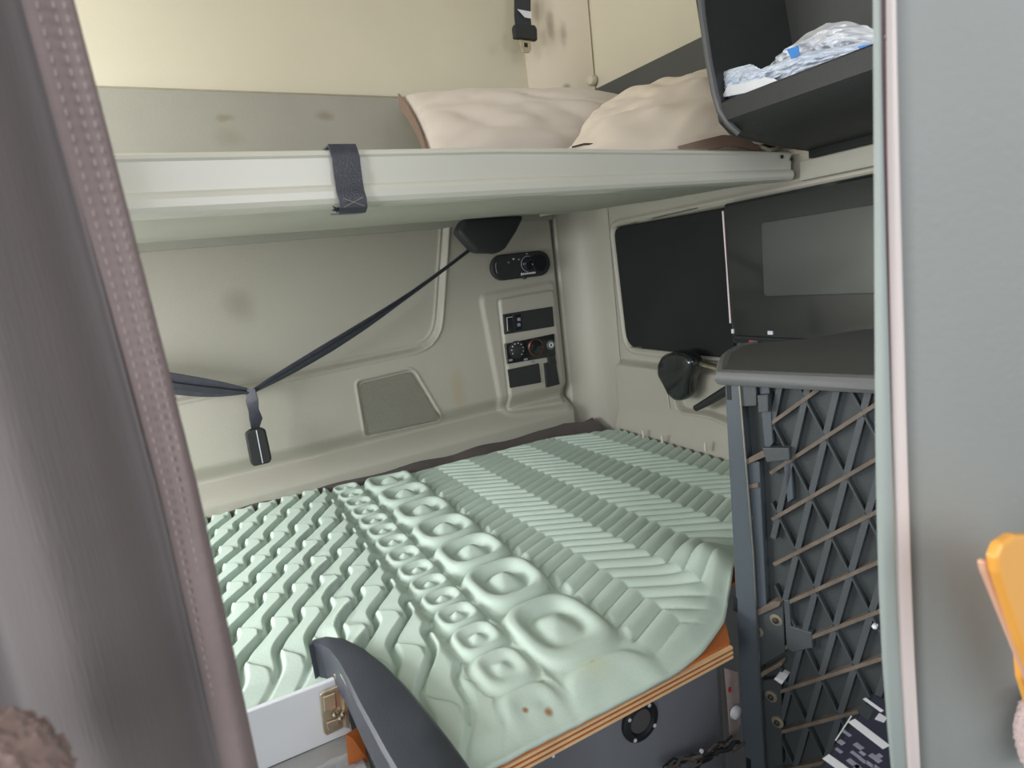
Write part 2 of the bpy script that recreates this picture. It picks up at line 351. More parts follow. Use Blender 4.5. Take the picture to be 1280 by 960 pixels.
# ---------------------------------------------------------------- upper bunk
bunk = empty('upper_bunk', (.3, 1.2, 1.36), 'pale grey upper bunk with a long metal front rail', 'bunk')
prof = [(.862, 1.396), (.826, 1.396), (.8215, 1.3935), (.820, 1.389), (.8225, 1.386), (.823, 1.353), (.8185, 1.3495), (.8165, 1.344), (.8165, 1.335), (.820, 1.329), (.828, 1.326), (.85, 1.326), (.862, 1.332)]
bm = bmesh.new(); rings = []
for x in np.linspace(XL+.02, 1.068, 24):
    k = max(0, (x-.45)/.63)
    rings.append([bm.verts.new((x, y+.0*k, 1.326+(z-1.326)*(1-.24*k))) for y, z in prof])
for i in range(len(rings)-1):
    for k in range(len(prof)): bm.faces.new((rings[i][k], rings[i][(k+1) % len(prof)], rings[i+1][(k+1) % len(prof)], rings[i+1][k]))
bm.faces.new(rings[0]); bm.faces.new(rings[-1][::-1])
from_bm('front_rail', bm, M_rail, bunk, False)
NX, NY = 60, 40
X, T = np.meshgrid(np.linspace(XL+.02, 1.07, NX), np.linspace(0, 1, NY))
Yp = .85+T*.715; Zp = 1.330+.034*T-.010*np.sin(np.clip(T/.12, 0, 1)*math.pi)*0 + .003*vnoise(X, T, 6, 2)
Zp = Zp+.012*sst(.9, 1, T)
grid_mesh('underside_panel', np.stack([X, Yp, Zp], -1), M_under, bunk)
box('deck', (.155, 1.21, 1.386), (1.8, .69, .022), M_greyband, bunk, .002)
for px, py in ((977, 196), (989, 199)):
    p = at(px, py, 1, .8205); lathe('screw', p, (0, -1, 0), [(.0035, 0), (.0035, .002), (.002, .003)], M_blackmat, bunk, 12)
# bracket between rail end and right wall
box('end_bracket', (1.080, .62, 1.340), (.010, .38, .036), M_greyband, bunk, .002)

# black strap looped over the rail
rs = empty('rail_strap', at(430, 230, 1, .81), 'shiny black webbing strap looped around the pale upper bunk rail', 'strap')
x0 = at(429, 186, 1, .815).x; x1 = x0-.001
pp = [(x0, .868, 1.400), (x0, .845, 1.4015), (x0, .818, 1.4005), (x0, .8135, 1.393), (x0+.001, .812, 1.384), (x0+.001, .8145, 1.374), (x0, .8115, 1.364), (x0, .8125, 1.354), (x1, .8085, 1.342), (x1+.001, .8065, 1.332), (x1+.001, .808, 1.322), (x1, .815, 1.3165), (x1, .84, 1.318), (x1, .862, 1.321)]
ribbon('webbing_loop', pp, .0355, .0024, M_webgrey, rs, wdirs=(1, 0, 0))
bm = bmesh.new()
for k in range(14):
    p = Vector((x1-.016, .812+.002*random.random(), 1.3185+.004*random.random())); b_tube(bm, [p, p+Vector((-.004-.004*random.random(), -.001, .001-.003*random.random())), p+Vector((-.010*random.uniform(.5, 1.2), -.002, random.uniform(-.004, .004)))], [.0007, .0006, .0003], 4)
from_bm('frayed_threads', bm, M_web, rs)
for a_, b_ in (((-.012, 1.333), (.014, 1.322)), ((-.012, 1.322), (.014, 1.333))):
    tube('stitch_line', [(x1+a_[0], .8045, a_[1]), (x1+b_[0], .8045, b_[1])], .0004, M_stitch, rs, 5)

# ---------------------------------------------------------------- pillows
def cushion(name, c4, thick, m, parent=None, n=46, puff=.35, wr=.008, seed=1, flip=1, wsc=7):
    TL, TR, BL, BR = [np.array(c, float) for c in c4]
    u, v = np.meshgrid(np.linspace(0, 1, n), np.linspace(0, 1, n)); U = u*2-1; V = v*2-1
    # pinched sides between the corners
    ui = .5+(u-.5)*(1-.07*(1-V**2)*0-.05*np.abs(U)*(1-V**2)); vi = .5+(v-.5)*(1-.05*np.abs(V)*(1-U**2))
    P = (TL*(1-ui)[..., None]+TR*ui[..., None])*(1-vi)[..., None]+(BL*(1-ui)[..., None]+BR*ui[..., None])*vi[..., None]
    N = np.cross(TR-TL, BL-TL); N = N/np.linalg.norm(N)*flip
    e = ((1-np.abs(U)**2.6)*(1-np.abs(V)**2.6)).clip(0)**puff
    w = (vnoise(u, v, wsc, seed)*wr + vnoise(u*1.0+v*.6, v, wsc*2.2, seed+1)*wr*.7 + vnoise(u+v, u*.3, wsc*3, seed+5)*wr*.4 + np.abs(vnoise(u*.8-v*.5, v+u*.2, wsc*1.3, seed+7))*wr*1.6)*(.25+.75*e)
    A = P+N*((thick*e+w*np.minimum(1, e*3)))[..., None]; B = P-N*(thick*.7*e)[..., None]
    B[0], B[-1] = A[0], A[-1]; B[:, 0], B[:, -1] = A[:, 0], A[:, -1]
    nn = n*n; idx = np.arange(nn).reshape(n, n)
    vs = np.concatenate([A.reshape(-1, 3), B.reshape(-1, 3)]); fs = []
    for j in range(n-1):
        for i in range(n-1):
            a, b, c, d = idx[j, i], idx[j, i+1], idx[j+1, i+1], idx[j+1, i]; fs.append((a, b, c, d)); fs.append((d+nn, c+nn, b+nn, a+nn))
    me = bpy.data.meshes.new(name); me.from_pydata(vs.tolist(), [], [tuple(int(k) for k in f) for f in fs])
    bm = bmesh.new(); bm.from_mesh(me); bmesh.ops.remove_doubles(bm, verts=bm.verts, dist=1e-5); bmesh.ops.recalc_face_normals(bm, faces=bm.faces); bm.to_mesh(me); bm.free()
    return link(name, me, m, parent, True), A, N
p1 = empty('pillow', (.78, 1.3, 1.42), 'off-white pillow lying in the back corner of the upper bunk, left of the other pillow', 'pillow', 'pillows on the upper bunk')
c = [at(500, 124, 1, 1.49), at(785, 122, 0, 1.02), at(538, 214, 1, 1.20), at(800, 210, 1, 1.19)]
o, A, Nn = cushion('cushion', c, .055, M_pillow, p1, flip=-1, seed=4, wr=.012, puff=.42, wsc=4)
_c1 = (A, Nn)
# flange of brown cloth showing along its left end
ed = A[:, 0]; k = np.array([0, -1, 0])
ribbon('brown_edge', [Vector(ed[i])+Vector((-.004, -.006, -.006)) for i in range(0, 46, 3)], .036, .003, M_brown, p1, wdirs=(.2, .4, -1))
p2 = empty('pillow', (.95, 1.02, 1.42), 'cream pillow at the right end of the upper bunk, partly under the black bin', 'pillow', 'pillows on the upper bunk')
c = [at(752, 136, 1, 1.20), at(925, 84, 0, 1.05), at(696, 204, 1, 1.0), at(965, 178, 0, 1.04)]
o, A, Nn = cushion('cushion', c, .040, M_pillow2, p2, flip=-1, seed=11, wr=.014, puff=.42, wsc=4)
ribbon('brown_edge', [Vector(p) for p in [at(850, 190, 1, .875), at(880, 182, 1, .87), at(905, 176, 1, .865), at(925, 177, 1, .86), at(948, 182, 1, .855)]], .022, .003, M_brown, p2, wdirs=(0, .3, 1))
tube('cream_seam', [at(920, 170, 1, .87), at(935, 176, 1, .865), at(950, 183, 1, .86), at(962, 188, 1, .855), at(972, 185, 1, .86)], [.003, .0035, .004, .004, .003], M_pillow2, p2)
tube('dark_piping', [at(715, 184, 1, 1.0), at(730, 180, 1, .99), at(750, 180, 1, .98), at(770, 184, 1, .97)], .0016, M_blackmat, p2)

# ---------------------------------------------------------------- upper seat belt
sb_ = empty('seat_belt', at(652, 40, 1, 1.5), 'black upper seat belt hanging at the corner pillar with a metal tongue', 'seat belt')
q = [at(658, -90, 1, 1.49), at(655, -40, 1, 1.49), at(653, 0, 1, 1.49), at(653, 20, 1, 1.49), at(655, 42, 1, 1.49)]
ribbon('webbing', q, .046, .003, M_web, sb_, wdirs=(1, -.1, 0))
a = at(654, 45, 1, 1.485)
prism('tongue_cover', [(a.x+x, a.y, a.z+z) for x, z in ((-.034, .014), (-.030, .022), (.030, .024), (.036, .014), (.034, -.014), (-.034, -.012))], (0, -.016, 0), M_blackmat, sb_, bevel=.004)
prism('metal_tongue', [(a.x+x, a.y-.006, a.z+z) for x, z in ((-.018, -.010), (.016, -.010), (.015, -.036), (.008, -.044), (-.010, -.044), (-.016, -.036))], (0, -.003, 0), M_steel, sb_, bevel=.001)
box('tongue_slot', (a.x, a.y-.0095, a.z-.025), (.010, .001, .010), M_dark, sb_)
a = at(655, 18, 1, 1.486)
prism('belt_label', [(a.x+x, a.y-.002, a.z+z) for x, z in ((-.020, .010), (.022, .007), (.020, -.010), (.0, -.008))], (0, -.001, 0), M_print, sb_)

# ---------------------------------------------------------------- lower restraint strap
ss = empty('restraint_strap', at(316, 490, 1, 1.50), 'black webbing restraint strap slung across the lower back wall with a hanging buckle', 'strap')
def lerp(a, b, t): return Vector(a)*(1-t)+Vector(b)*t
A_ = at(316, 489, 1, 1.50); B_ = at(592, 308, 1, 1.50)
pts = [lerp(A_, B_, t)+Vector((0, -.01*math.sin(math.pi*t), -.014*math.sin(math.pi*t))) for t in np.linspace(0, 1, 14)]
wd = [.010, .018, .023, .026, .028, .027, .025, .021, .016, .012, .010, .009, .009, .009]
ribbon('diagonal_strap', pts, wd, .003, M_webgrey, ss, wdirs=[(0, -.25-.05*i, 1) for i in range(14)])
ribbon('folded_edge', [p+Vector((0, -.004, -.003)) for p in pts], [x*.35 for x in wd], .003, M_web, ss, wdirs=(0, -.2, 1))
C_ = at(205, 478, 1, 1.50)
pts = [lerp(A_, C_, t)+Vector((0, 0, -.003*math.sin(math.pi*t))) for t in np.linspace(0, 1, 9)]+[at(60, 470, 1, 1.5)]
ribbon('left_strap', pts, [.008, .018, .028, .036, .042, .046, .048, .050, .050, .05], .003, M_webgrey, ss, wdirs=(0, -.3, 1))
ribbon('folded_edge', [p+Vector((0, -.005, -.004)) for p in pts], [.004, .008, .010, .012, .014, .014, .014, .014, .014, .014], .003, M_web, ss, wdirs=(0, -.2, 1))
ribbon('hanging_tail', [at(314, 486, 1, 1.495), at(315, 500, 1, 1.49), at(317, 512, 1, 1.49), at(320, 524, 1, 1.49), at(319, 534, 1, 1.49), at(319, 542, 1, 1.49)], [.016, .028, .022, .030, .018, .020], .004, M_webgrey, ss, wdirs=[(1, -.2, .1), (1, -.5, .1), (1, -.2, 0), (1, .4, 0), (1, 0, 0), (1, 0, 0)])
a = at(322, 556, 1, 1.488)
bk = prism('buckle', [(a.x+x, a.y, a.z+z) for x, z in ((-.022, .034), (-.012, .041), (.012, .041), (.022, .034), (.023, -.036), (.017, -.044), (-.017, -.044), (-.023, -.036))], (0, -.02, 0), M_blackmat, ss, bevel=.004)
box('buckle_seam', (a.x+.002, a.y-.0205, a.z-.001), (.0018, .001, .078), M_print, bk)
mc = [at(563, 292, 1, 1.5), at(572, 276, 1, 1.5), at(646, 272, 1, 1.5), at(636, 292, 1, 1.5), at(622, 314, 1, 1.5), at(612, 318, 1, 1.5), at(586, 317, 1, 1.5), at(576, 306, 1, 1.5)]
prism('anchor_cover', mc, (0, -.05, 0), M_blackmat, ss, bevel=.012, segs=3, smooth=True)

# ---------------------------------------------------------------- heater controller
hc = empty('heater_controller', at(649, 332, 1, 1.57), 'small black oval heater controller with a round dial above the switch panel', 'controller')
a = at(649, 332, 1, 1.571); L_ = .072; Rr = .034; sl = .06
def stad(L, R, y, n=10):
    out = []
    for sgn in (1, -1):
        for k in range(n+1):
            t = -math.pi/2+math.pi*k/n; out.append((a.x+sgn*(L-R+R*math.cos(t)), y, a.z+sgn*R*math.sin(t)+sgn*(L-R)*-.0))
    return out
L_ = .098
prism('body', stad(L_, .036, 1.571), (0, -.016, 0), M_blackmat, hc, bevel=.005, segs=3)
lathe('dial', (a.x+.055, 1.556, a.z), (0, -1, 0), [(.026, 0), (.025, .006), (.023, .010), (.004, .010)], M_gloss, hc)
bm = bmesh.new(); b_tube(bm, [(a.x+.02+.022*math.cos(t), 1.5535, a.z+.002+.022*math.sin(t)) for t in np.linspace(1.2, 4.6, 14)], .0012, 5)
from_bm('dial_scale', bm, M_greyprint, hc)
lathe('dial', (a.x+.02, 1.556, a.z+.002), (0, -1, 0), [(.019, 0), (.018, .005), (.016, .006), (.003, .006)], M_gloss, hc)
for dx, dz in ((-.025, .020), (-.042, .012), (-.008, .017), (.02, .031), (.047, .004)):
    box('indicator_mark', (a.x+dx, 1.5545, a.z+dz), (.005, .001, .004), M_print if dx == -.025 else M_greyprint, hc)
for k in range(8): box('lettering', (a.x-.004+.0062*k, 1.5545, a.z-.025), (.0045, .001, .005 if k else .007), M_print, hc)
tube('arc_mark', [(a.x-.078+.006*math.cos(t), 1.5545, a.z+.018*math.sin(t)) for t in np.linspace(2.2, 4.1, 8)], .001, M_greyprint, hc, 5)
lathe('round_button', (a.x+.004, 1.556, a.z-.034), (0, -1, 0), [(.006, 0), (.006, .005), (.004, .007)], M_blackmat, hc, 14)

# ---------------------------------------------------------------- switch panel
sp = empty('switch_panel', at(662, 440, 1, 1.56), 'grey moulded plate with black switches, dials and blanks on the back wall', 'control panel')
yp = 1.5575
def pz(p): v = at(p[0], p[1], 1, yp); return Vector((v.x, yp, v.z))
def plate(name, pts, th, m, par=sp, bev=.0015): return prism(name, [pz(p) for p in pts], (0, -th, 0), m, par, bevel=bev)
up = plate('blank_plate', [(628, 393), (690, 383), (692, 408), (630, 418)], .004, M_blackmat)
plate('rocker_switch', [(629, 395), (639, 393), (641, 415), (631, 417)], .007, M_gloss)
plate('rocker_switch', [(642, 394), (650, 392), (652, 412), (644, 414)], .007, M_gloss)
for px, py in ((647, 399), (647, 406)):
    p = pz((px, py)); box('switch_symbol', p+Vector((0, -.0078, 0)), (.010, .001, .009), M_greyprint, up)
for pts in (((632, 397), (639, 396)), ((632, 397), (633, 414))):
    tube('switch_outline', [pz(p)+Vector((0, -.0078, 0)) for p in pts], .0008, M_print, up, 4)
ml = plate('dial_plate', [(630, 430), (692, 417), (694, 445), (633, 455)], .005, M_gloss)
p = pz((645, 437)); lathe('rotary_dial', p+Vector((0, -.004, 0)), (0, -1, 0), [(.026, 0), (.025, .004), (.014, .007), (.013, .014), (.003, .015)], M_blackmat, sp)
for t in np.linspace(-.9, 3.6, 9): box('dial_mark', p+Vector((.019*math.cos(t), -.0095, .019*math.sin(t))), (.003, .001, .003), M_print, ml)
p = pz((668, 434)); lathe('socket_ring', p+Vector((0, -.004, 0)), (0, -1, 0), [(.026, 0), (.026, .005), (.022, .007), (.020, .004), (.003, .001)], M_copper, sp)
lathe('socket_cap', p+Vector((0, -.004, 0)), (0, -1, 0), [(.021, 0), (.020, .008), (.004, .010)], M_gloss, sp)
p = pz((687, 431)); lathe('power_button', p+Vector((0, -.004, 0)), (0, -1, 0), [(.014, 0), (.014, .004), (.011, .006), (.010, .004), (.003, .004)], M_toprim, sp)
lathe('button_ring', p+Vector((0, -.007, 0)), (0, -1, 0), [(.0075, 0), (.0075, .003), (.005, .003), (.005, .0)], M_print, sp, 20)
for q in (((637, 450), ), ((656, 449), (665, 452))):
    for (px, py) in q: box('print_mark', pz((px, py))+Vector((0, -.0062, 0)), (.012, .001, .006), M_greyprint, ml)
box('chrome_edge', pz((631.5, 442))+Vector((.001, -.006, 0)), (.003, .002, .062), M_steel, ml, R=Matrix.Rotation(math.radians(2), 3, 'Y'))
plate('blank_plate', [(634, 462), (673, 454), (676, 478), (637, 485)], .004, M_blackmat)
plate('socket_flap', [(679, 454), (693, 451), (698, 480), (682, 484)], .009, M_blackmat)
plate('flap_hinge', [(683, 445), (692, 443), (694, 454), (685, 456)], .010, M_blackmat)

# ---------------------------------------------------------------- right wall: dark cover and glossy door
cv = empty('wall_cover', (1.09, 1.22, 1.13), 'matte black rounded cover filling the opening of the right wall beside the glossy door', 'cover')
pts = rounded([A0(765, 285), A0(782, 434), (1.0, .958), (1.0, 1.30)], [.03, .045, 0, 0])
prism('cover_panel', [(1.098, y, z) for y, z in pts], (-.014, 0, 0), M_blackcover, cv, bevel=.004)
for pq in (((770, 284), (796, 278)), ((815, 273), (872, 260)), ((789, 434), (802, 434))):
    tube('bright_edge', [at(*p, 0, 1.083) for p in pq], .0016, M_steel, cv, 6)
dr = empty('cabinet_door', (1.05, .7, 1.16), 'glossy black cabinet door with a thin bright edge on the right wall', 'door')
x_ = 1.062
prism('door_panel', [(x_+.025, 0.985, 1.306), (x_+.025, .28, 1.312), (x_+.025, .28, 1.0), (x_+.025, .978, 1.0)], (-.03, 0, 0), M_gloss, dr, bevel=.006)
prism('reflection_patch', [(x_-.005, y, z) for y, z in rounded([(.885, 1.255), (.32, 1.262), (.32, 1.108), (.885, 1.105)], .01)], (-.004, 0, 0), mat('painted_reflection', (64, 68, 65), .25, coat=.4, var=.08), dr, bevel=.002)  # paler slab, a reflection on the gloss door put into colour
e0 = at(903.5, 264, 0, x_-.006); e1 = at(913, 404, 0, x_-.006)
tube('bright_edge', [e0, lerp(e0, e1, .5), e1], [.0022, .0016, .0022], mat('pink_white_edge', (236, 214, 218), .3), dr, 6)
box('corner_lug', at(916, 414, 0, x_-.007), (.004, .006, .010), M_print, dr, .001)
box('corner_lug', at(963, 416, 0, x_-.007), (.004, .012, .008), M_print, dr, .001)
tube('bottom_gasket', [(x_-.006, .97, 1.015), (x_-.006, .3, 1.015)], .005, M_blackmat, dr, 8)
box('red_marker', at(942, 426, 0, x_-.004), (.006, .022, .006), mat('red_lens', (200, 92, 72), .3), dr, .002)

# black reading lamp with lever in the wall cup
lp = empty('reading_lamp', at(860, 465, 0, 1.05), 'black rounded reading lamp hanging in a cup of the right wall', 'lamp')
pts = [at(px, py, 0, 1.055) for px, py in ((836, 452), (842, 441), (858, 436), (874, 438), (882, 448), (881, 462), (875, 472), (874, 488), (869, 497), (858, 498), (849, 490), (843, 478), (836, 466))]
o = prism('lamp_head', pts, (-.045, 0, 0), M_gloss, lp, bevel=.014, segs=4, smooth=True)
tube('chrome_arm', [at(876, 455, 0, 1.04), at(892, 459, 0, 1.04), at(908, 463, 0, 1.04)], .008, M_steel, lp, 10)
tube('wire_loop', [at(832, 462, 0, 1.055), at(833, 478, 0, 1.055), at(835, 498, 0, 1.055), at(837, 511, 0, 1.055)], .0014, M_cream, lp, 6)
lv = tube('release_lever', [at(870, 510, 0, 1.03), at(885, 502, 0, 1.02), at(905, 490, 0, 1.0), at(920, 482, 0, .985)], [.008, .010, .011, .011], M_blackmat, None, 10)
tag(lv, 'black round bar lever below the reading lamp beside the ribbed panel', 'lever')

# ---------------------------------------------------------------- black storage bin upper right
bn = empty('storage_bin', (.98, .5, 1.40), 'black open-fronted storage bin on the upper right wall holding plastic bags', 'storage bin')
xf = .85
prof = [(1.086, 1.373), (1.0, 1.382), (.93, 1.393), (.878, 1.404), (xf+.003, 1.424), (xf, 1.452), (xf+.006, 1.456), (xf+.012, 1.45), (xf+.012, 1.432), (.885, 1.412), (.93, 1.402), (1.0, 1.392), (1.086, 1.384)]
bm = bmesh.new(); rings = []
for y in np.linspace(.20, .785, 14): rings.append([bm.verts.new((x, y, z)) for x, z in prof])
for i in range(len(rings)-1):
    for k in range(len(prof)): bm.faces.new((rings[i][k], rings[i][(k+1) % len(prof)], rings[i+1][(k+1) % len(prof)], rings[i+1][k]))
bm.faces.new(rings[0]); bm.faces.new(rings[-1][::-1]); from_bm('tray', bm, M_bin, bn, True)
endp = [(xf+.01, 1.76), (xf, 1.60), (xf, 1.45), (xf+.003, 1.424), (.878, 1.404), (.93, 1.393), (1.0, 1.382), (1.086, 1.373), (1.086, 1.76)]
prism('end_panel', [(x, .786+max(0, z-1.44)*.19, z) for x, z in endp], (0, .010, 0), M_bin, bn, bevel=.002)
tube('rim_bead', [at(873, -40, 0, xf), at(878, 20, 0, xf), at(886, 75, 0, xf), at(894, 118, 0, xf), at(900, 138, 0, xf+.002), at(910, 154, 0, xf+.008), at(924, 167, 0, xf+.02)], [.0062]*5+[.006, .005], mat('bin_rim', (86, 88, 90), .4), bn, 8)
box('back_panel', (1.080, .49, 1.57), (.008, .60, .42), M_blackcover, bn)
box('upper_shelf', (.97, .49, 1.765), (.24, .61, .012), M_bin, bn, .002)
# bags in it
def bag(name, bot, top, m, parent, xb, depth, seed, n=40, k=16, cr=.012):
    s = np.linspace(0, 1, n); cb = np.array([[p.x, p.y, p.z] for p in bot]); ct = np.array([[p.x, p.y, p.z] for p in top])
    ib = np.stack([np.interp(s, np.linspace(0, 1, len(cb)), cb[:, j]) for j in range(3)], 1); it = np.stack([np.interp(s, np.linspace(0, 1, len(ct)), ct[:, j]) for j in range(3)], 1)
    vs = []
    for j in range(2*k):
        t = math.sin(math.pi/2*(j/k if j <= k else 2-j/k))**1 if True else 0
        tt = (j/k if j <= k else 2-j/k); side = -1 if j <= k else 1
        for i in range(n):
            p = ib[i]*(1-tt)+it[i]*tt; b = math.sin(math.pi*min(1, max(0, tt)))*min(1, 6*s[i], 6*(1-s[i]))
            q = noise.noise(Vector((i*.33+seed, j*.45, seed)))+.7*noise.noise(Vector((i*.8, j*.9+seed, 3.1)))
            crease = abs(noise.noise(Vector((i*.24+seed*2, j*.36, 7.7))))
            p = p+np.array([side*depth*b+cr*(q*.8-crease*1.4)*(.35+b), cr*.5*q*b, cr*.25*q])
            vs.append(p)
    fs = [(j*n+i, j*n+i+1, ((j+1) % (2*k))*n+i+1, ((j+1) % (2*k))*n+i) for j in range(2*k) for i in range(n-1)]
    return py_mesh(name, vs, fs, m, parent)
b1 = empty('plastic_bag', at(1040, 75, 0, .93), 'crumpled white plastic bag heaped in the black bin next to the grey-green curtain', 'plastic bag', 'bags in the bin')
bag('bag_sheet', [at(968, 112, 0, .93), at(1040, 90, 0, .93), at(1110, 70, 0, .93)], [at(962, 82, 0, .93), at(985, 63, 0, .93), at(1005, 44, 0, .93), at(1035, 29, 0, .93), at(1065, 27, 0, .93), at(1105, 40, 0, .93)], M_bag, b1, .93, .035, 3)
b2 = empty('plastic_bag', at(960, 95, 0, .89), 'flat blue and white printed plastic bag lying along the lip of the black bin', 'plastic bag', 'bags in the bin')
bag('bag_sheet', [at(905, 124, 0, .88), at(925, 119, 0, .88), at(1000, 92, 0, .88), at(1100, 60, 0, .88)], [at(896, 94, 0, .88), at(915, 86, 0, .88), at(938, 80, 0, .88), at(952, 86, 0, .88), at(972, 78, 0, .88), at(1000, 66, 0, .88), at(1050, 58, 0, .88), at(1100, 50, 0, .88)], M_bag2, b2, .88, .010, 9, n=60, cr=.006)
for pts in ([(984, 62), (998, 57), (1000, 68), (990, 74)], [(1072, 58), (1094, 54), (1094, 66), (1080, 68)]):
    prism('blue_print', [at(*p, 0, .866) for p in pts], (-.0012, 0, 0), M_blue, b2)
prism('white_fold', [at(*p, 0, .868) for p in ((903, 122), (910, 107), (930, 104), (955, 96), (968, 98), (978, 104), (950, 113))], (-.002, 0, 0), M_bag, b2, bevel=.0006)

# ---------------------------------------------------------------- mattress, topper, boards
mt = empty('mattress', (.45, 1.05, .66), 'dark grey quilted mattress edge showing behind the green foam topper', 'mattress')
n = 220
xs = np.linspace(-.3, 1.03, n); prof = [(1.30, .703), (1.45, .703), (1.50, .712), (1.53, .732), (1.55, .746), (1.568, .738), (1.572, .70), (1.572, .655)]
P = np.zeros((len(prof), n, 3))
for j, (y, z) in enumerate(prof):
    q = np.abs(np.sin(xs*math.pi/.145+.4+ (0.5 if j < 3 else 0)))**.5; P[j, :, 0] = xs; P[j, :, 1] = y-.010*(1-q)*(j > 3); P[j, :, 2] = z+.020*xs*0+(.007*(q-1) if 1 < j < 6 else 0)+.003*np.sin(xs*31)
P[:, :, 1] -= .030*sst(.88, 1.03, xs)[None, :]
grid_mesh('quilted_edge', P, M_quilt, mt)
box('mattress_core', (.575, 1.10, .7065), (.87, .80, .012), M_quilt, mt, .003)
for px, py in ((633, 565), (684, 549)):
    p = at(px, py, 2, .748); box('white_thread', p, (.012, .004, .001), M_print, mt, R=Matrix.Rotation(.7, 3, 'Z'))

NX, NY = 620, 560
xx = np.linspace(-.20, 1.028, NX)
def front(x):
    y = np.interp(x, [-.2, .085, .105, .125, .14, .42, .46, .50, .536, .57, .597, .62, .64, .66, .70, .80, 1.03], [.785, .785, .745, .62, .528, .526, .530, .538, .553, .568, .588, .604, .617, .632, .65, .68, .68]); return y
k = np.ones(9)/9; fy = np.convolve(np.pad(front(xx), 4, mode='edge'), k, mode='valid')
def back(x):
    y = 1.545 + .018*np.sin(x*38)*0 + np.interp(x, [-.2, .25, .45, .62, .85, 1.03], [.012, .0, -.035, -.035, -.045, -.13]); return y
v = np.linspace(0, 1, NY)[:, None]; Xf = np.broadcast_to(xx, (NY, NX)); Yf = fy[None, :]*(1-v)+back(xx)[None, :]*v
# weave field
yb = [1.60, 1.49, 1.386, 1.27, 1.18, 1.092, 1.005, .915, .82, .72, .60, .45]; ph = np.interp(-Yf, [-a for a in yb], np.arange(len(yb)))
Yc = -ph; Xc = (Xf-.016-.03*(1.386-Yf)*np.clip(1-Xf/.12, 0, 1))/.05
pq = Xc+Yc; qq = Xc-Yc
q2 = qq-.16*np.cos(2*math.pi*Yc); p2_ = pq-.10*np.sin(4*math.pi*Yc)
ridge = np.abs(np.cos(math.pi*q2))**.42
mm = np.round(q2)
tt = np.mod(p2_-mm-.5, 2)/2
saw = np.where(tt < .95, tt/.95, (1-tt)/.05)
fq = np.mod(q2+.5, 1); strip = sst(0, .22, fq)*(1-sst(.86, 1.0, fq))*(.80+.20*fq)
cellb = np.cos(math.pi*(p2_-np.round(p2_)))          # arch along the strip
hW = .0205*strip + .007*saw
# small squares
ys = [1.56, 1.50, 1.439, 1.369, 1.304, 1.237, 1.170, 1.102, 1.032, .962, .900, .843, .785, .715, .64, .55]
ps = np.interp(-Yf, [-a for a in ys], np.arange(len(ys)))
u = (Xf-.262)/.068; vv = ps-np.round(ps); r = (np.abs(u)**3+np.abs(vv)**3)**(1/3)*2
hS = .0042*np.cos(2*math.pi*r/.78)*(r < 1.25) - .006*sst(.85, 1.1, r)
# big squares
yg = [1.60, 1.468, 1.347, 1.222, 1.093, .965, .835, .675, .50]
pg = np.interp(-Yf, [-a for a in yg], np.arange(len(yg)))
u = (Xf-.366)/.128; vv = pg-np.round(pg); r = (np.abs(u)**3.2+np.abs(vv)**3.2)**(1/3.2)*2
hG = .0115*(np.exp(-(r/.26)**2) - .75*np.exp(-((r-.47)/.15)**2) + .75*np.exp(-((r-.76)/.2)**2) - 1.1*sst(.86, 1.06, r))
# zigzag ribs
tri = np.abs(np.mod((Xf-.505+.02*(1.0-Yf)*-.6)/.18+.5, 1)-.5)*2       # 0 at peaks, 1 at valleys
yz = Yf + .050*tri + .10*(Xf-.44)
zz = [(-.2, 0), (.5, .7/.036), (1.0, .5/.0335), (1.7, 1)]
pz_ = np.where(yz < .85, (yz-.85)/.0365, (yz-.85)/.0310)
s = np.mod(pz_, 1); rib = .92*np.sin(math.pi*s)**.5
hZ = .0105*rib
b1_, b2_, b3_ = sst(.205, .232, Xf), sst(.298, .312, Xf), sst(.425, .440, Xf)
nearfade = sst(.56, .80, Yf)
h = hW*(.35+.65*nearfade)*(1-b1_) + (hS*(.3+.7*nearfade)+.012)*b1_*(1-b2_) + (hG*(.35+.65*nearfade)+.011)*b2_*(1-b3_) + hZ*sst(.0, .075, (Yf-fy[None, :]))*b3_
edge = np.minimum(v*(back(xx)-fy)[None, :], (1-v)*(back(xx)-fy)[None, :]+.006)
ef = sst(0, .03, edge)
fm = sst(0, .10, (Yf-fy[None, :]))*(Xf < .10) + sst(0, .06, (Yf-fy[None, :]))*(Xf >= .10)
h = h*(.15+.85*fm)
# soft dents and the rolled right corner
h = h+.004*vnoise(Xf, Yf, 5, 5)+.002*vnoise(Xf, Yf, 14, 8)
h = h-.010*np.exp(-(((Xf-.66)/.05)**2+((Yf-1.03)/.25)**2))*0
lift = .030*np.exp(-(((Xf-.655)/.045)**2+((Yf-.655)/.07)**2))
Zf = .722+h+lift-.008*(1-ef)
Pt = np.stack([Xf, Yf, Zf], -1)
skirt = Pt[0].copy(); skirt[:, 2] -= .012; skirt[:, 1] += .004; rim = Pt[0].copy(); rim[:, 2] -= .003; rim[:, 1] -= .003
bk_ = Pt[-1].copy(); bk_[:, 2] -= .02; bk_[:, 1] += .004
Pt = np.concatenate([skirt[None], rim[None], Pt, bk_[None]], 0)
tp = grid_mesh('foam_topper', Pt, M_foam); tag(tp, 'mint green convoluted foam topper with weave, square and zigzag relief on the lower bunk', 'mattress topper')

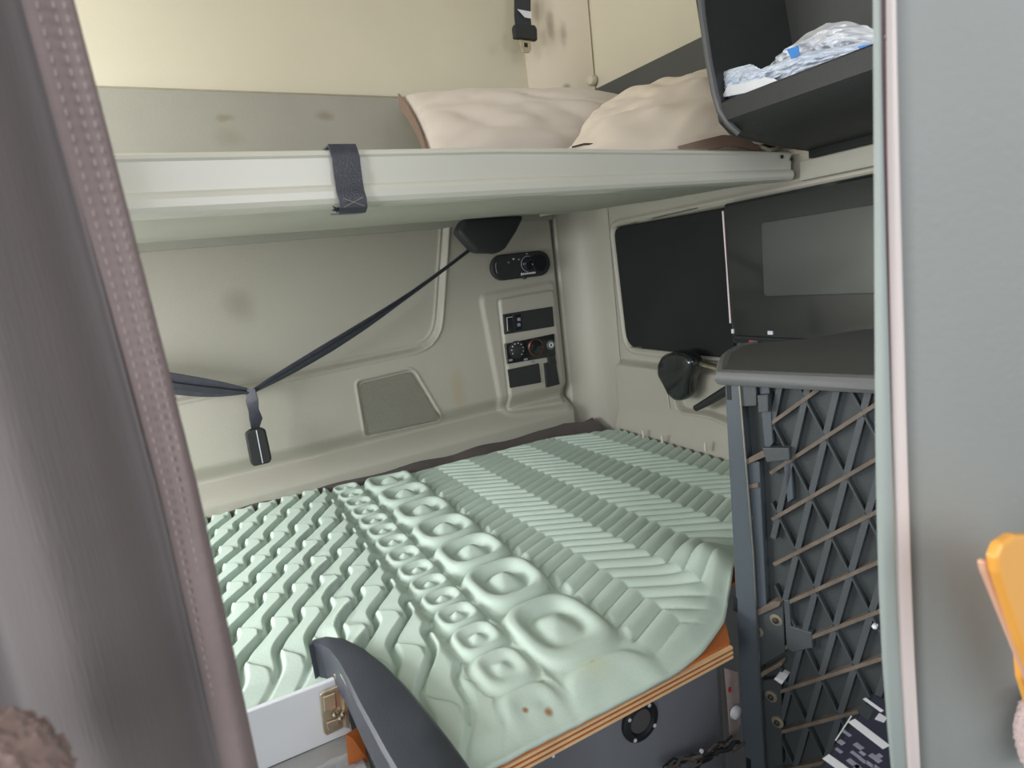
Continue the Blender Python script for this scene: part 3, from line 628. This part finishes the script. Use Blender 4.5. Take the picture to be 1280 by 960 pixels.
# plywood bunk board
bd = empty('bunk_board', (.35, .8, .69), 'orange varnished plywood board with layered edge under the green topper', 'board')
yf = .536
prism('board_top', [(.135, yf, .700), (.552, yf+.004, .700), (.596, .592, .700), (.66, .64, .70), (1.02, .66, .70), (1.02, 1.5, .70), (-.35, 1.5, .70), (-.35, .785, .70), (.10, .785, .70)], (0, 0, -.006), M_wood, bd)
for i in range(5):
    z = .6935-i*.0034
    box('ply_layer', (.344, yf+.004+(.0008 if i % 2 else 0), z), (.416, .010, .0034), M_plylight if i % 2 == 0 else M_plydark, bd)
box('white_tag', at(692, 937, 1, .536)+Vector((0, .003, -.006)), (.003, .002, .012), M_print, bd)
# bunk front wall with round vent
fw = empty('bunk_front_wall', (.6, .62, .4), 'dark grey moulded bunk front wall below the orange plywood board', 'bunk front')
c0 = at(752, 900, 1, .60)
pts2 = [(.24, .80), (.30, .70), (c0.x-.012, .612), (c0.x+.004, .603), (.50, .600), (.585, .606), (.62, .625), (.66, .665), (1.02, .68)]
P = np.array([[(x, y, z) for x, y in pts2] for z in np.linspace(.13, .679, 6)]); grid_mesh('base_panel', P, M_bunkfront, fw)
box('ledge_panel', (.52, .555, .36), (.32, .09, .012), M_blackmat, fw, .003)
vt = empty('round_vent', at(800, 900, 1, .598), 'round black flanged vent with white screws under the plywood board', 'vent')
cc = at(799, 900, 1, .600); R_ = .030
lathe('flange', cc, (0, -1, 0), [(R_, 0), (R_, .004), (R_-.003, .006), (R_*.68, .007), (R_*.62, .004), (R_*.60, .001)], M_blackmat, vt, 32)
lathe('centre_disc', cc, (0, -1, 0), [(R_*.60, 0), (R_*.58, .003), (.003, .004)], M_lens, vt, 28)
for k in range(4):
    t = math.radians(55+90*k); lathe('screw', cc+Vector((R_*.83*math.cos(t), -.0065, R_*.83*math.sin(t))), (0, -1, 0), [(.0028, 0), (.0026, .001), (.001, .0016)], M_print, vt, 10)
cb = empty('cable_bundle', at(880, 945, 1, .58), 'tangle of dusty dark cables at the foot of the bunk base', 'cables')
for k in range(7):
    a0 = at(835+random.uniform(-6, 10), 958+random.uniform(-4, 12), 1, .575); a1 = at(918+random.uniform(-6, 10), 925+random.uniform(-8, 8), 1, .575)
    tube('cable', [lerp(a0, a1, t)+Vector((random.uniform(-.004, .004), random.uniform(-.006, .006), random.uniform(-.006, .006))) for t in np.linspace(0, 1, 9)], random.choice([.0018, .0024, .003]), M_cable if k % 3 else M_blackmat, cb, 6)
lathe('white_tie', at(876, 938, 1, .565), (0, -1, 0), [(.003, 0), (.003, .003), (.001, .004)], M_print, cb, 10)
stk = empty('paper_tag', at(913, 870, 1, .60), 'worn pale paper tag with a red mark hanging behind the ribbed panel edge', 'tag')
prism('paper', [at(px, py, 1, .598) for px, py in ((905, 835), (922, 840), (925, 905), (913, 935), (909, 880))], (0, -.001, 0), M_paper, stk)
box('red_mark', at(912, 862, 1, .5965), (.005, .001, .008), M_red, stk)
lathe('white_button', at(919, 890, 1, .592), (0, -1, 0), [(.011, 0), (.010, .004), (.004, .007)], M_print, stk, 16)

# ---------------------------------------------------------------- white board, latch, sill, curved black rail
wb = empty('white_panel', at(370, 900, 1, .76), 'white upright board with a steel latch at the left front of the green topper', 'board')
prism('board', [(-.35, .772, .726), (.0865, .762, .724), (.0865, .762, .640), (-.35, .772, .640)], (0, .008, 0), M_white, wb, bevel=.0015)
lt = prism('latch_plate', [at(px, py, 1, .7595) for px, py in ((399, 867), (405, 862), (424, 854), (428, 858), (431, 902), (427, 908), (408, 918), (404, 914))], (0, -.004, 0), M_brass, wb, bevel=.0015)
prism('raised_pad', [at(px, py, 1, .755) for px, py in ((403, 870), (419, 864), (421, 884), (405, 889))], (0, -.003, 0), M_brass, lt, bevel=.0015)
prism('raised_pad', [at(px, py, 1, .755) for px, py in ((407, 902), (423, 896), (425, 905), (410, 913))], (0, -.003, 0), M_brass, lt, bevel=.0015)
for px, py in ((418, 893), (425, 897), (428, 892)): lathe('latch_pin', at(px, py, 1, .752), (0, -1, .2), [(.003, 0), (.003, .004), (.001, .006)], M_steel, lt, 10)
prism('latch_side', [at(px, py, 1, .756) for px, py in ((416, 843), (420, 841), (429, 856), (434, 910), (429, 908), (424, 858))], (.003, -.004, 0), M_brass, lt, bevel=.0008)
sl_ = empty('sill', (.02, .70, .638), 'grey plastic sill in front of the white board', 'sill')
prism('sill_top', [(-.35, .768, .640), (.0865, .764, .640), (.125, .60, .640), (.12, .45, .640), (-.35, .45, .640)], (0, 0, -.02), M_sill, sl_, bevel=.002)
X, Y = np.meshgrid(np.linspace(.0, .085, 40), np.linspace(.60, .72, 40))
flm = grid_mesh('plastic_film', np.stack([X, Y, .646+.012*np.abs(vnoise(X, Y, 60, 3))+.004*vnoise(X, Y, 150, 6)], -1), M_film, smooth=True)
tag(flm, 'crumpled clear plastic film lying on the grey sill', 'plastic film')
prism('wood_block', [at(px, py, 1, .70) for px, py in ((432, 918), (440, 922), (468, 962), (455, 985), (436, 960))], (.02, .01, -.004), M_wood, bd)
rl = empty('curved_guard', (.11, .65, .72), 'dark satin plastic curved guard rail at the front edge of the green topper', 'guard rail')
# outline of its top face at z about .765
out = [at(*p, 2, .765) for p in ((386, 806), (392, 799), (408, 795), (430, 797), (455, 809), (480, 828), (507, 855), (535, 888), (560, 920), (582, 950), (602, 985), (625, 1030))]
inn = [at(*p, 2, .765) for p in ((386, 808), (392, 805), (400, 806), (410, 812), (422, 828), (432, 848), (446, 878), (462, 908), (478, 938), (492, 962), (508, 990), (525, 1030))]
bm = bmesh.new(); R = []
for i, (a, b) in enumerate(zip(out, inn)):
    drop = .055
    a = Vector(a); b = Vector(b); mid = (a+b)/2+Vector((0, 0, .004 if i > 1 else .001))
    R.append([bm.verts.new(p) for p in (a+Vector((0, 0, -drop*.3)), a+Vector((.0005, 0, -.004)), a+(b-a)*.06, mid, b+(a-b)*.06, b+Vector((0, 0, -.004)), b+Vector((0, 0, -drop)))])
for i in range(len(R)-1):
    for k in range(6): bm.faces.new((R[i][k], R[i][k+1], R[i+1][k+1], R[i+1][k]))
    bm.faces.new((R[i][6], R[i][0], R[i+1][0], R[i+1][6]))
bm.faces.new(R[0]); bm.faces.new(R[-1][::-1]); from_bm('guard_body', bm, M_rubber, rl, True)
ip = [at(*p, 2, .760) for p in ((389, 812), (412, 822), (424, 852))]
prism('guard_foot', [(.060, .795, .755), (.088, .765, .755), (.088, .765, .700), (.062, .79, .700)], (.012, .012, 0), M_rubber, rl, bevel=.002)
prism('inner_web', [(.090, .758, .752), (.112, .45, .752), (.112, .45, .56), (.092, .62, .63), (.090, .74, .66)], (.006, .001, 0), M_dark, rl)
tube('bright_lip', [at(426, 843, 2, .752), at(448, 883, 2, .752), at(470, 920, 2, .752), at(495, 962, 2, .752)], .0009, M_steel, rl, 5)

# ---------------------------------------------------------------- ribbed panel (back of a moulded door) and its top
P0 = Vector((.606, .577, 0)); D = Vector((.0498, -.167, 0)).normalized(); Nn = Vector((D.y, -D.x, 0))
def PP(s, z, n): return P0+D*s+Nn*n+Vector((0, 0, z))
def pan(px, py, n=0):
    d = ray(px, py); t = ((P0+Nn*n-CAM).dot(Nn))/(d.dot(Nn)); p = CAM+d*t; return ((p-P0).dot(D), p.z)
rp = empty('ribbed_panel', PP(.15, .13, -.02), 'dark upright plastic panel with a triangular rib lattice beside the green topper', 'panel')
SE = .36; ZT, ZBm = 1.040, .135
prism('backing_sheet', [PP(0, ZBm, -.020), PP(SE, ZBm, -.020), PP(SE, ZT, -.020), PP(0, ZT, -.020)], Nn*-.006, M_latticebase, rp)
def pbox(name, s0, s1, z0, z1, n0, n1, m, par=None, bev=.001):
    return prism(name, [PP(s0, z0, n0), PP(s1, z0, n0), PP(s1, z1, n0), PP(s0, z1, n0)], Nn*(n1-n0), m, par or rp, bevel=bev)
fl = prism('edge_flange', [PP(0, ZBm, 0), PP(.034, ZBm, 0), PP(.029, .80, 0), PP(.020, ZT, 0), PP(0, ZT, 0)], Nn*-.026, M_flange, rp, bevel=.0015)
tube('flange_lip', [PP(.0345, ZBm, .001), PP(.0295, .80, .001), PP(.0205, ZT, .001)], .0010, M_steel, rp, 5)
for px, py, ww, hh in ((911, 486, .006, .03), (919, 755, .006, .022), (936, 955, .007, .02)):
    s, z = pan(px, py); pbox('slot', s-ww/2, s+ww/2, z-hh/2, z+hh/2, 0, .0008, M_dark, bev=0)
# ribs
O = np.array((.105, .768)); va = np.array((.0225, -.0465)); vb = np.array((.0415, .0345)); vc = va+vb
def clip(p, d):
    t0, t1 = -10, 10
    for ax, lo, hi in ((0, .052, SE-.005), (1, ZBm+.01, ZT-.004)):
        if abs(d[ax]) < 1e-9: continue
        a_, b_ = sorted(((lo-p[ax])/d[ax], (hi-p[ax])/d[ax])); t0, t1 = max(t0, a_), min(t1, b_)
    return (p+d*t0, p+d*t1) if t1-t0 > .3 else None
steep = vb-va
fam = ((va, steep, .0024, .010, M_latticebase), (vb, va, .0045, .011, M_dust), (steep, va, .0072, .010, M_lattice))
for d_, step, th, hh, mm_ in fam:
    for i in range(-14, 15):
        c_ = clip(O+step*i, d_)
        if not c_: continue
        a_, b_ = c_; n2 = np.array((-(b_-a_)[1], (b_-a_)[0])); n2 = n2/np.linalg.norm(n2)*th/2
        if d_ is fam[2][0]:            # steep ribs stop short of the brackets at lower left
            pass
        prism('rib', [PP(*(a_+n2), -.020), PP(*(b_+n2), -.020), PP(*(b_-n2), -.020), PP(*(a_-n2), -.020)], Nn*hh, mm_, rp)
# frame strips and brackets down the left side
def strip(name, pts, th, m, n0=-.020, bev=.001): return prism(name, [PP(*pan(*p, 0), n0) for p in pts], Nn*th, m, rp, bevel=bev)
kk = lambda x, y: (860+x*420/775, 440+y*520/960)
strip('bracket', [kk(112, 65), kk(155, 65), kk(157, 125), kk(114, 128)], .018, M_lattice)
strip('frame_strip', [kk(155, 65), kk(180, 67), kk(190, 215), kk(172, 235)], .012, M_flange)
strip('bracket', [kk(160, 100), kk(185, 98), kk(186, 138), kk(163, 140)], .021, M_lattice)
strip('bracket', [kk(170, 222), kk(232, 222), kk(234, 250), kk(180, 255)], .019, M_lattice)
strip('dusty_shelf', [kk(130, 250), kk(172, 228), kk(195, 228), kk(190, 238), kk(132, 262)], .018, M_dust)
strip('frame_strip', [kk(132, 258), kk(160, 256), kk(177, 600), kk(150, 605)], .014, M_flange)
strip('frame_strip', [kk(212, 255), kk(230, 255), kk(236, 345), kk(222, 355)], .010, M_flange)
for yy, wd_ in ((312, 36), (388, 22), (492, 22), (525, 22), (552, 20)):
    strip('dusty_web', [kk(124, yy-2), kk(124+wd_, yy-9), kk(124+wd_, yy+3), kk(126, yy+8)], .017, M_dust)
strip('dusty_shelf', [kk(130, 610), kk(195, 578), kk(212, 580), kk(208, 590), kk(136, 622)], .017, M_dust)
strip('mounting_plate', [kk(130, 612), kk(214, 580), kk(218, 700), kk(140, 745)], .013, M_latticebase)
strip('dusty_shelf', [kk(146, 752), kk(212, 716), kk(216, 724), kk(150, 764)], .019, M_dust)
strip('mounting_plate', [kk(142, 770), kk(208, 760), kk(212, 960), kk(152, 990)], .011, M_latticebase)
strip('hinge_post', [kk(215, 578), kk(228, 580), kk(232, 640), kk(280, 655), kk(282, 690), kk(236, 700), kk(222, 690)], .012, M_lattice)
strip('white_stop', [kk(201, 750), kk(206, 746), kk(224, 756), kk(220, 763)], .026, M_print)
for px, py in ((946, 790), (969, 776), (963, 872), (971, 904)):
    s, z = pan(px, py, -.005)
    lathe('washer', PP(s, z, -.009), Nn, [(.0085, 0), (.0085, .002), (.004, .0025), (.003, .001)], M_brass, rp, 18)
    lathe('screw', PP(s, z, -.007), Nn, [(.0042, 0), (.004, .003), (.0015, .005)], M_blackmat, rp, 12)
s, z = pan(1094, 782, -.01); lathe('screw', PP(s, z, -.012), Nn, [(.003, 0), (.003, .006), (.001, .008)], M_print, rp, 12)
# table top over it
tt_ = empty('side_table_top', (.8, .5, 1.05), 'dark grey table top with rounded grey rim above the ribbed panel', 'table top')
zt = 1.058
back_pts = [at(925, 434, 2, zt), at(940, 426, 2, zt), at(1000, 421, 2, zt), at(1095, 414, 2, zt)]
poly = [PP(-.004, zt, 0)] + [at(px, py, 2, zt) for px, py in ((904, 454), (908, 446), (915, 439), (926, 432), (945, 428), (1000, 424))] + [ Vector((.965, .62, zt)), Vector((1.05, .50, zt)), Vector((1.05, .22, zt)), PP(SE, zt, 0)]
prism('top_slab', poly, (0, 0, -.018), M_darkgrey, tt_, bevel=.004)
rimp = [at(px, py, 2, zt-.006) for px, py in ((945, 429), (926, 434), (915, 441), (908, 448), (905, 456))] + [ PP(-.003, zt-.010, .001), PP(.06, zt-.010, .001), PP(.18, zt-.010, .001), PP(SE, zt-.010, .001)]
tube('rim', rimp, [.004, .006, .007, .0085, .0095, .0105, .0105, .0105, .0105], M_toprim, tt_, 10)

# ---------------------------------------------------------------- black box with printed label, bottom right
bx = empty('battery_box', (.62, .30, .5), 'black box with a white printed label standing on the floor by the grey-green curtain', 'box')
zt = .70
q0 = at(1092, 869, 2, zt); q1 = at(1026, 962, 2, zt); 
ux = (Vector(q1)-Vector(q0)).normalized(); uy = Vector((-ux.y, ux.x, 0)); 
if uy.dot(Vector((0, -1, 0))) < 0 and uy.x < 0: uy = -uy
_tst = at(1130, 905, 2, zt)-q0
if uy.dot(_tst) < 0: uy = -uy
def BX(a, b, dz=0): return q0+ux*a+uy*b+Vector((0, 0, dz))
prism('case', [BX(-.003, -.003), BX(.2, -.003), BX(.2, .11), BX(-.003, .11)], (0, 0, -(zt-FL)), M_blackmat, bx, bevel=.002)
def lab(name, a0, a1, b0, b1, dz, m): return prism(name, [BX(a0, b0, dz), BX(a1, b0, dz), BX(a1, b1, dz), BX(a0, b1, dz)], (0, 0, .0003), m, bx)
def uv_(px, py): p = at(px, py, 2, zt)-q0; return p.dot(ux), p.dot(uy)
lab('printed_label', .0005, .19, .0005, .105, .0002, M_label)
# positions on the label read off as fractions of its length
zx = lambda x, y: uv_(1000+x/9.333, 840+y/8)
def lq(x0, y0, x1, y1, w, m, dz=.0006):
    a = Vector(zx(x0, y0)); b = Vector(zx(x1, y1)); d_ = (b-a).normalized(); n_ = Vector((-d_.y, d_.x))*w/2
    prism('label_print', [BX(*(a+n_), dz), BX(*(b+n_), dz), BX(*(b-n_), dz), BX(*(a-n_), dz)], (0, 0, .0003), m, bx)
lq(750, 270, 960, 400, .0045, M_print); lq(600, 490, 1010, 760, .010, M_print); lq(300, 850, 560, 1010, .010, M_print)
lq(415, 690, 600, 445, .0012, M_print)
for i, (x, y, l) in enumerate(((500, 590, 90), (450, 690, 60), (420, 770, 70), (640, 720, 90), (600, 800, 110), (560, 880, 130), (700, 800, 60), (820, 830, 120), (770, 900, 90), (640, 940, 120), (860, 940, 90), (900, 830, 50), (700, 870, 70))):
    lq(x, y, x+l, y+l*.64, .004+.002*(i % 2), M_greyprint)
for i in range(6): lq(880+i*18, 480-i*2+i*8, 930+i*16, 420+i*8, .0012, M_print)
prism('label_window', [BX(*zx(*p), .0006) for p in ((730, 300), (870, 385), (800, 490), (665, 400))], (0, 0, .0003), M_latticebase, bx)

# ---------------------------------------------------------------- foreground curtains
def curtain(name, path, z0, z1, m, lean, parent, nz=40, sub=6, grow=None, grow_all=True):
    pts = np.array(path); t = np.arange(len(pts)); ts = np.linspace(0, len(pts)-1, (len(pts)-1)*sub+1)
    def cr(c):      # catmull-rom
        out = []
        for s in ts:
            i = min(int(s), len(c)-2); f = s-i; a = c[max(i-1, 0)]; b = c[i]; c2 = c[i+1]; d_ = c[min(i+2, len(c)-1)]
            out.append(.5*((2*b)+(-a+c2)*f+(2*a-5*b+4*c2-d_)*f*f+(-a+3*b-3*c2+d_)*f**3))
        return np.array(out)
    xs = cr(pts[:, 0]); ys = cr(pts[:, 1]); P = []
    for z in np.linspace(z0, z1, nz):
        dx, dy = lean(z); k = np.arange(len(xs)); wob = .0035*np.sin(z*9+k*.12)*np.clip(k/20, 0, 1)
        g_ = grow(z) if grow else 1
        P.append(np.stack([(xs if not grow else (.36+(xs-.36)*g_ if grow_all else xs+.0175*(g_-1)))+dx, ys+dy+wob, np.full(len(xs), z)], -1))
    return grid_mesh(name, np.array(P), m, parent)
lc = empty('curtain', (-.15, .36, 1.2), 'brown-grey curtain with a stitched hem in the left foreground', 'curtain', 'cab curtains')
lean0 = lambda z: (-.0045*max(0, (z-1.13)/.23) + .0015*math.sin(z*7), 0)
curtain('hem', [(-.0155, .352), (-.0145, .3475), (-.017, .345), (-.0205, .3445), (-.0255, .345), (-.031, .347), (-.034, .351)], .35, 2.25, M_hem, lean0, lc)
curtain('cloth', [(-.033, .350), (-.037, .357), (-.044, .354), (-.056, .339), (-.078, .326), (-.098, .334), (-.112, .352), (-.13, .356), (-.155, .340), (-.18, .33), (-.20, .35), (-.23, .37), (-.27, .35), (-.31, .37)], .35, 2.25, M_curtain, lean0, lc)
for xx_ in (-.0185, -.0225, -.0285):
    bm = bmesh.new()
    for k in range(150):
        z = .80+k*.0055; dx, _ = lean0(z); b_box(bm, Vector((xx_+dx, .3438 if xx_ > -.023 else .3455, z)), (.0006, .0006, .0028))
    o = from_bm('stitching', bm, M_stitch, lc); o['kind'] = 'stuff'
rc = empty('curtain', (.42, .2, 1.2), 'smooth grey-green vinyl curtain with a cream edge strip in the right foreground', 'curtain', 'cab curtains')
gr = lambda z: 1.15-.5*min(1, max(0, (z-.85)/.5))
def lean1(z): d_ = min(.34, max(0, 1.12-z)); return (-.002+.17*d_*d_+.03*min(.17, max(0, .95-z)), -.0)
curtain('edge_binding', [(.3605, .222), (.3600, .219), (.3625, .217), (.3655, .2165), (.3675, .219)], .2, 2.25, M_edge, lean1, rc, grow=gr)
curtain('dark_seam', [(.3668, .2195), (.368, .2185), (.3695, .2185), (.371, .2195)], .2, 2.25, mat('maroon_seam', (92, 66, 70), .7), lean1, rc, grow=gr)
curtain('cream_strip', [(.3695, .2185), (.3705, .2145), (.3740, .2130), (.3765, .2135), (.3775, .217)], .2, 2.25, M_cream, lean1, rc, grow=gr)
curtain('cloth', [(.3768, .217), (.380, .220), (.386, .219), (.396, .210), (.410, .198), (.426, .186), (.440, .176), (.450, .170), (.4535, .171)], .2, 2.25, M_vinyl, lean1, rc, grow=gr, grow_all=False)
curtain('dark_fold', [(.4535, .171), (.458, .18), (.466, .184), (.478, .178), (.49, .165), (.50, .15)], .2, 2.25, mat('dark_grey_fold', (70, 74, 78), .7), lean1, rc, grow=gr, grow_all=False)

# orange handle and fleece hanging by the right curtain
yy = .150
def Q(px, py, y=yy): return at(px, py, 1, y)
oh = empty('orange_handle', Q(1265, 740), 'rounded orange plastic handle with a pale pink edge hanging by the grey-green curtain', 'handle')
prism('handle_blade', [Q(*p) for p in ((1232, 712), (1229, 692), (1237, 674), (1252, 664), (1272, 664), (1300, 676), (1330, 720), (1330, 930), (1290, 870), (1262, 800))], (0, -.006, 0), M_orange, oh, bevel=.0025, segs=3, smooth=False)
prism('pink_edge', [Q(*p, yy+.004) for p in ((1219, 700), (1223, 696), (1232, 702), (1290, 850), (1300, 890), (1290, 880), (1262, 810), (1222, 712))], (0, -.004, 0), M_pinkish, oh, bevel=.0015)
prism('second_blade', [Q(*p, yy+.010) for p in ((1264, 800), (1285, 850), (1300, 880), (1300, 925), (1282, 890), (1268, 845))], (0, -.004, 0), M_orange, oh, bevel=.001)
def fleece(name, cx, r, m, seed, n=26):
    bm = bmesh.new(); bmesh.ops.create_icosphere(bm, subdivisions=5, radius=1)
    for v_ in bm.verts:
        p = v_.co.copy(); k = 1+.10*noise.noise(p*4+Vector((seed,)*3))+.10*noise.noise(p*14+Vector((seed,)*3))+.06*noise.noise(p*34)
        v_.co = Vector(cx)+Vector((p.x*r[0], p.y*r[1], p.z*r[2]))*k
    return from_bm(name, bm, m, None, True)
f1 = fleece('fleece_cloth', Q(1298, 915, .165), (.014, .012, .030), M_fleece, 3); tag(f1, 'pale pink fleecy cloth hanging below the orange handle', 'cloth')
f2 = fleece('fleece_cover', at(-6, 984, 1, .25), (.021, .016, .026), M_fleeceb, 8); tag(f2, 'brown fleece seat cover corner in the bottom left foreground', 'cover')
